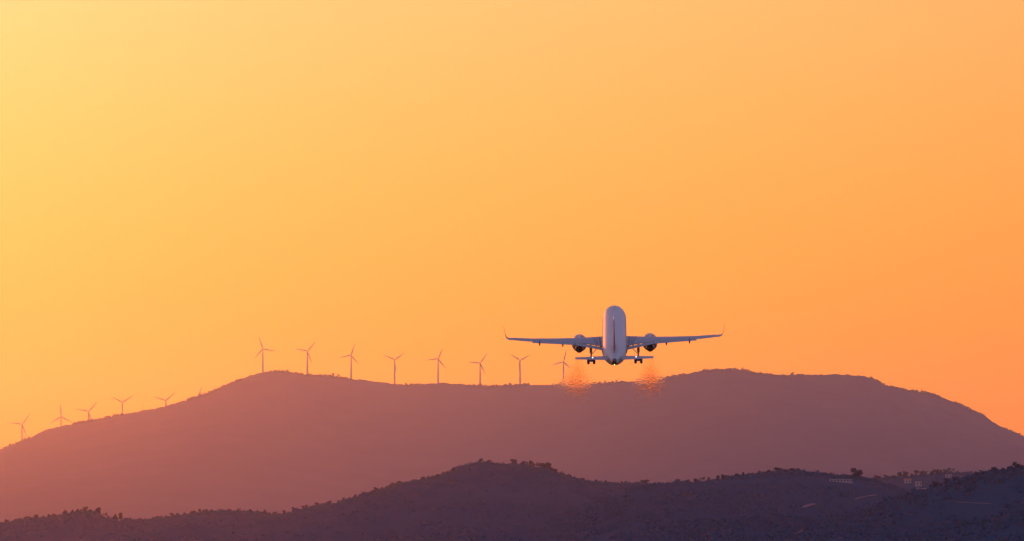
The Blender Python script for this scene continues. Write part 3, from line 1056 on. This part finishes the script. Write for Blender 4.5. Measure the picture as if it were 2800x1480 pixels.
    b.loft([[(s + x * w, fy(st), z0 if lo else z1) for x, lo in ((-1, 1), (1, 1), (1, 0), (-1, 0))] for st, w, z0, z1 in
            ((14.9, .1, -.9, -.74), (16, .2, -1.1, -.62), (17.6, .24, -1.3, -.72), (19.0, .22, -1.5, -.75), (20.4, .12, -1.15, -.85))])
    b.build('pylon', M_WHITE, eo)
    for dx in (-.26, .26):
        b = MB(); b.box((s + dx - .035, fy(16.6), za + 1.19), (s + dx + .035, fy(14.55), za + 1.255))
        b.build('cowl_strip', M_WHITE, eo, False)

    # landing gear
    gx_ = sx * 3.85
    ge = empty('landing_gear', (0, 0, 0)); ge.parent = plane
    b = MB(); b.tube([(gx_ * 1.0, fy(21.2), -1.15), (gx_, fy(21.55), -2.3)], .2, 14); b.tube([(gx_, fy(21.55), -2.25), (gx_, fy(21.85), -3.6)], .13, 12)
    b.build('strut', M_STEEL, ge)
    b = MB(); b.tube([(sx * 2.55, fy(21.3), -1.3), (sx * 3.3, fy(21.5), -2.1), (gx_, fy(21.65), -2.65)], .06, 8)
    b.build('side_brace', M_STEEL, ge)
    b = MB(); b.tube([(gx_, fy(21.95), -2.5), (gx_, fy(22.3), -2.95), (gx_, fy(21.98), -3.4)], .055, 8)
    b.build('torque_link', M_STEEL, ge)
    b = MB(); b.lathe([(-.62, .1), (-.3, .1), (-.28, .2), (.28, .2), (.3, .1), (.62, .1)], (gx_, fy(21.85), -3.6), 'X', 12)
    b.build('axle', M_STEEL, ge)
    b = MB(); b.box((gx_ + sx * .24 - .02, fy(22.1), -2.45), (gx_ + sx * .24 + .02, fy(21.0), -1.2))
    b.build('gear_door', M_COWL, ge, False)
    for o in (-.47, .47):
        b = MB(); b.lathe([(-.2, .3), (-.21, .46), (-.17, .55), (-.1, .585), (.1, .585), (.17, .55), (.21, .46), (.2, .3)], (gx_ + o, fy(21.85), -3.6), 'X', 30)
        wh = b.build('wheel', M_TYRE, ge)
        b = MB(); b.lathe([(-.19, .27), (-.215, .25), (-.17, .1), (.17, .1), (.215, .25), (.19, .27)], (gx_ + o, fy(21.85), -3.6), 'X', 20)
        b.build('rim', M_STEEL, wh)

    # tailplane
    TP = [(.55, 38.2, .72, 40.9, .88, .36), (1.3, 38.65, .8, 41.0, .93, .34), (6.2, 41.55, 1.36, 42.55, 1.37, .13)]
    b = MB(); b.loft([mir(foil(s_, z, le, te, th, ztw=zt - z, blunt=.15, camber=0, n=10), sx) for (s_, le, z, te, zt, th) in TP])
    tp = b.build('tailplane', M_WING, plane)
    b = MB(); b.loft([mir(foil(s_, z, le, te, th, ztw=zt - z, blunt=.08, camber=0, n=7), sx) for (s_, le, z, te, zt, th) in
                      ((1.32, 41.03, .93, 42.0, .97, .15), (6.18, 42.58, 1.37, 43.05, 1.38, .08))])
    b.build('elevator', M_WING, tp)
    b = MB()
    k = (3.44 - 1.3) / 4.9
    lx, lst, lz = 3.44, 40.55 + k * 1.5, .95 + k * .45
    b.lathe([(0, .075), (.05, .07), (.09, .045), (.105, .01)], (sx * lx, fy(lst), lz + .05), 'Z', 14)
    b.build('logo_light', M_LAMP, tp)

# fin and rudder: sections stacked upward, thickness across
FIN = [(1.6, 35.3, 40.7, .34), (2.6, 36.0, 40.95, .30), (5.2, 38.1, 41.65, .22), (7.55, 40.1, 42.3, .15)]


def fsec(z, le, te, th, n=10, blunt=.12):
    xs, yt = naca(n, blunt)
    a = [(t * th, fy(le + x * (te - le)), z) for x, t in zip(xs, yt)]
    return a[::-1] + [(-p[0], p[1], p[2]) for p in a[1:]]


b = MB(); b.loft([fsec(*f) for f in FIN]); fin = b.build('fin', M_RED, plane)
b = MB(); b.loft([fsec(z, le, te, th, 7, .05) for z, le, te, th in ((2.2, 40.88, 42.35, .17), (5.2, 41.68, 42.85, .13), (7.53, 42.33, 43.25, .09))])
b.build('rudder', M_RED, fin)
b = MB(); b.loft([fsec(7.56, 40.1, 43.25, .13), fsec(7.7, 40.5, 43.25, .09), fsec(7.75, 41.0, 43.2, .03)])
b.build('fin_cap', M_WHITE, fin)

# pose: climbing away, right wing slightly up
tail_px = at(1680, 992.0, 100)
los = (tail_px - CAM).normalized()
az = math.atan2(los.x, los.y); el = math.asin(los.z)
pitch = el + R(12.6)
plane.rotation_mode = 'XYZ'
Mrot = Matrix.Rotation(-az, 4, 'Z') @ Matrix.Rotation(pitch, 4, 'X') @ Matrix.Rotation(R(-.85), 4, 'Y')
tail_local = Vector((0, fy(44.5), 1.08))
dist_tail = 680.0 - 22
plane.matrix_world = Matrix.Translation(CAM + los * dist_tail - (Mrot @ tail_local)) @ Mrot

# ------------------------------------------------------------------ shimmering exhaust behind the engines
M_HOT = bpy.data.materials.new('hot_gas')
M_HOT.use_nodes = True
t = M_HOT.node_tree; t.nodes.clear()
rf = t.nodes.new('ShaderNodeBsdfRefraction'); rf.inputs['IOR'].default_value = 1.00018; rf.inputs['Roughness'].default_value = 0.08
ou = t.nodes.new('ShaderNodeOutputMaterial'); rf.inputs['Color'].default_value = (1.0, 0.986, 0.976, 1)
t.links.new(rf.outputs[0], ou.inputs['Surface'])
bpy.context.view_layer.update()
v0, f0 = ico(2)
for sx, nm in ((-1, 'left'), (1, 'right')):
    q = np.random.default_rng(3 + sx)
    n = 4200
    V, F = [], []
    base = plane.matrix_world
    for k in range(n):
        a = q.uniform(0, 1) ** .55 * (1 - .12 * q.uniform(0, 1) ** 2)
        st = 23 + a * 29                      # metres behind the nozzle grow along the plume
        rad = .8 + 1.9 * a ** 2.0
        ang_, rr = q.uniform(0, 6.283), rad * .6 * math.sqrt(-2 * math.log(q.uniform(.03, 1)))
        c = base @ Vector((sx * 5.8 - .35 * a * a + rr * math.cos(ang_), fy(st), -2.0 + rr * .8 * math.sin(ang_)))
        r1 = q.uniform(.04, .11) * (.5 + a)
        dirv = Euler((q.uniform(-.6, .6), q.uniform(-1.2, 1.2), q.uniform(0, 6.28))).to_matrix()
        Mx = np.array(dirv) @ np.diag([r1 * q.uniform(.7, 2.4), r1, r1 * q.uniform(.6, 1.0)])
        V.append(v0 @ Mx.T + np.array(c)); F.append(f0 + k * len(v0))
    o = npmesh('exhaust_plume', np.concatenate(V), np.concatenate(F), M_HOT)
    tag(o, 'shimmering hot exhaust trailing behind the plane %s engine' % nm, 'exhaust plume', 'hot exhaust behind the engines', 'stuff')
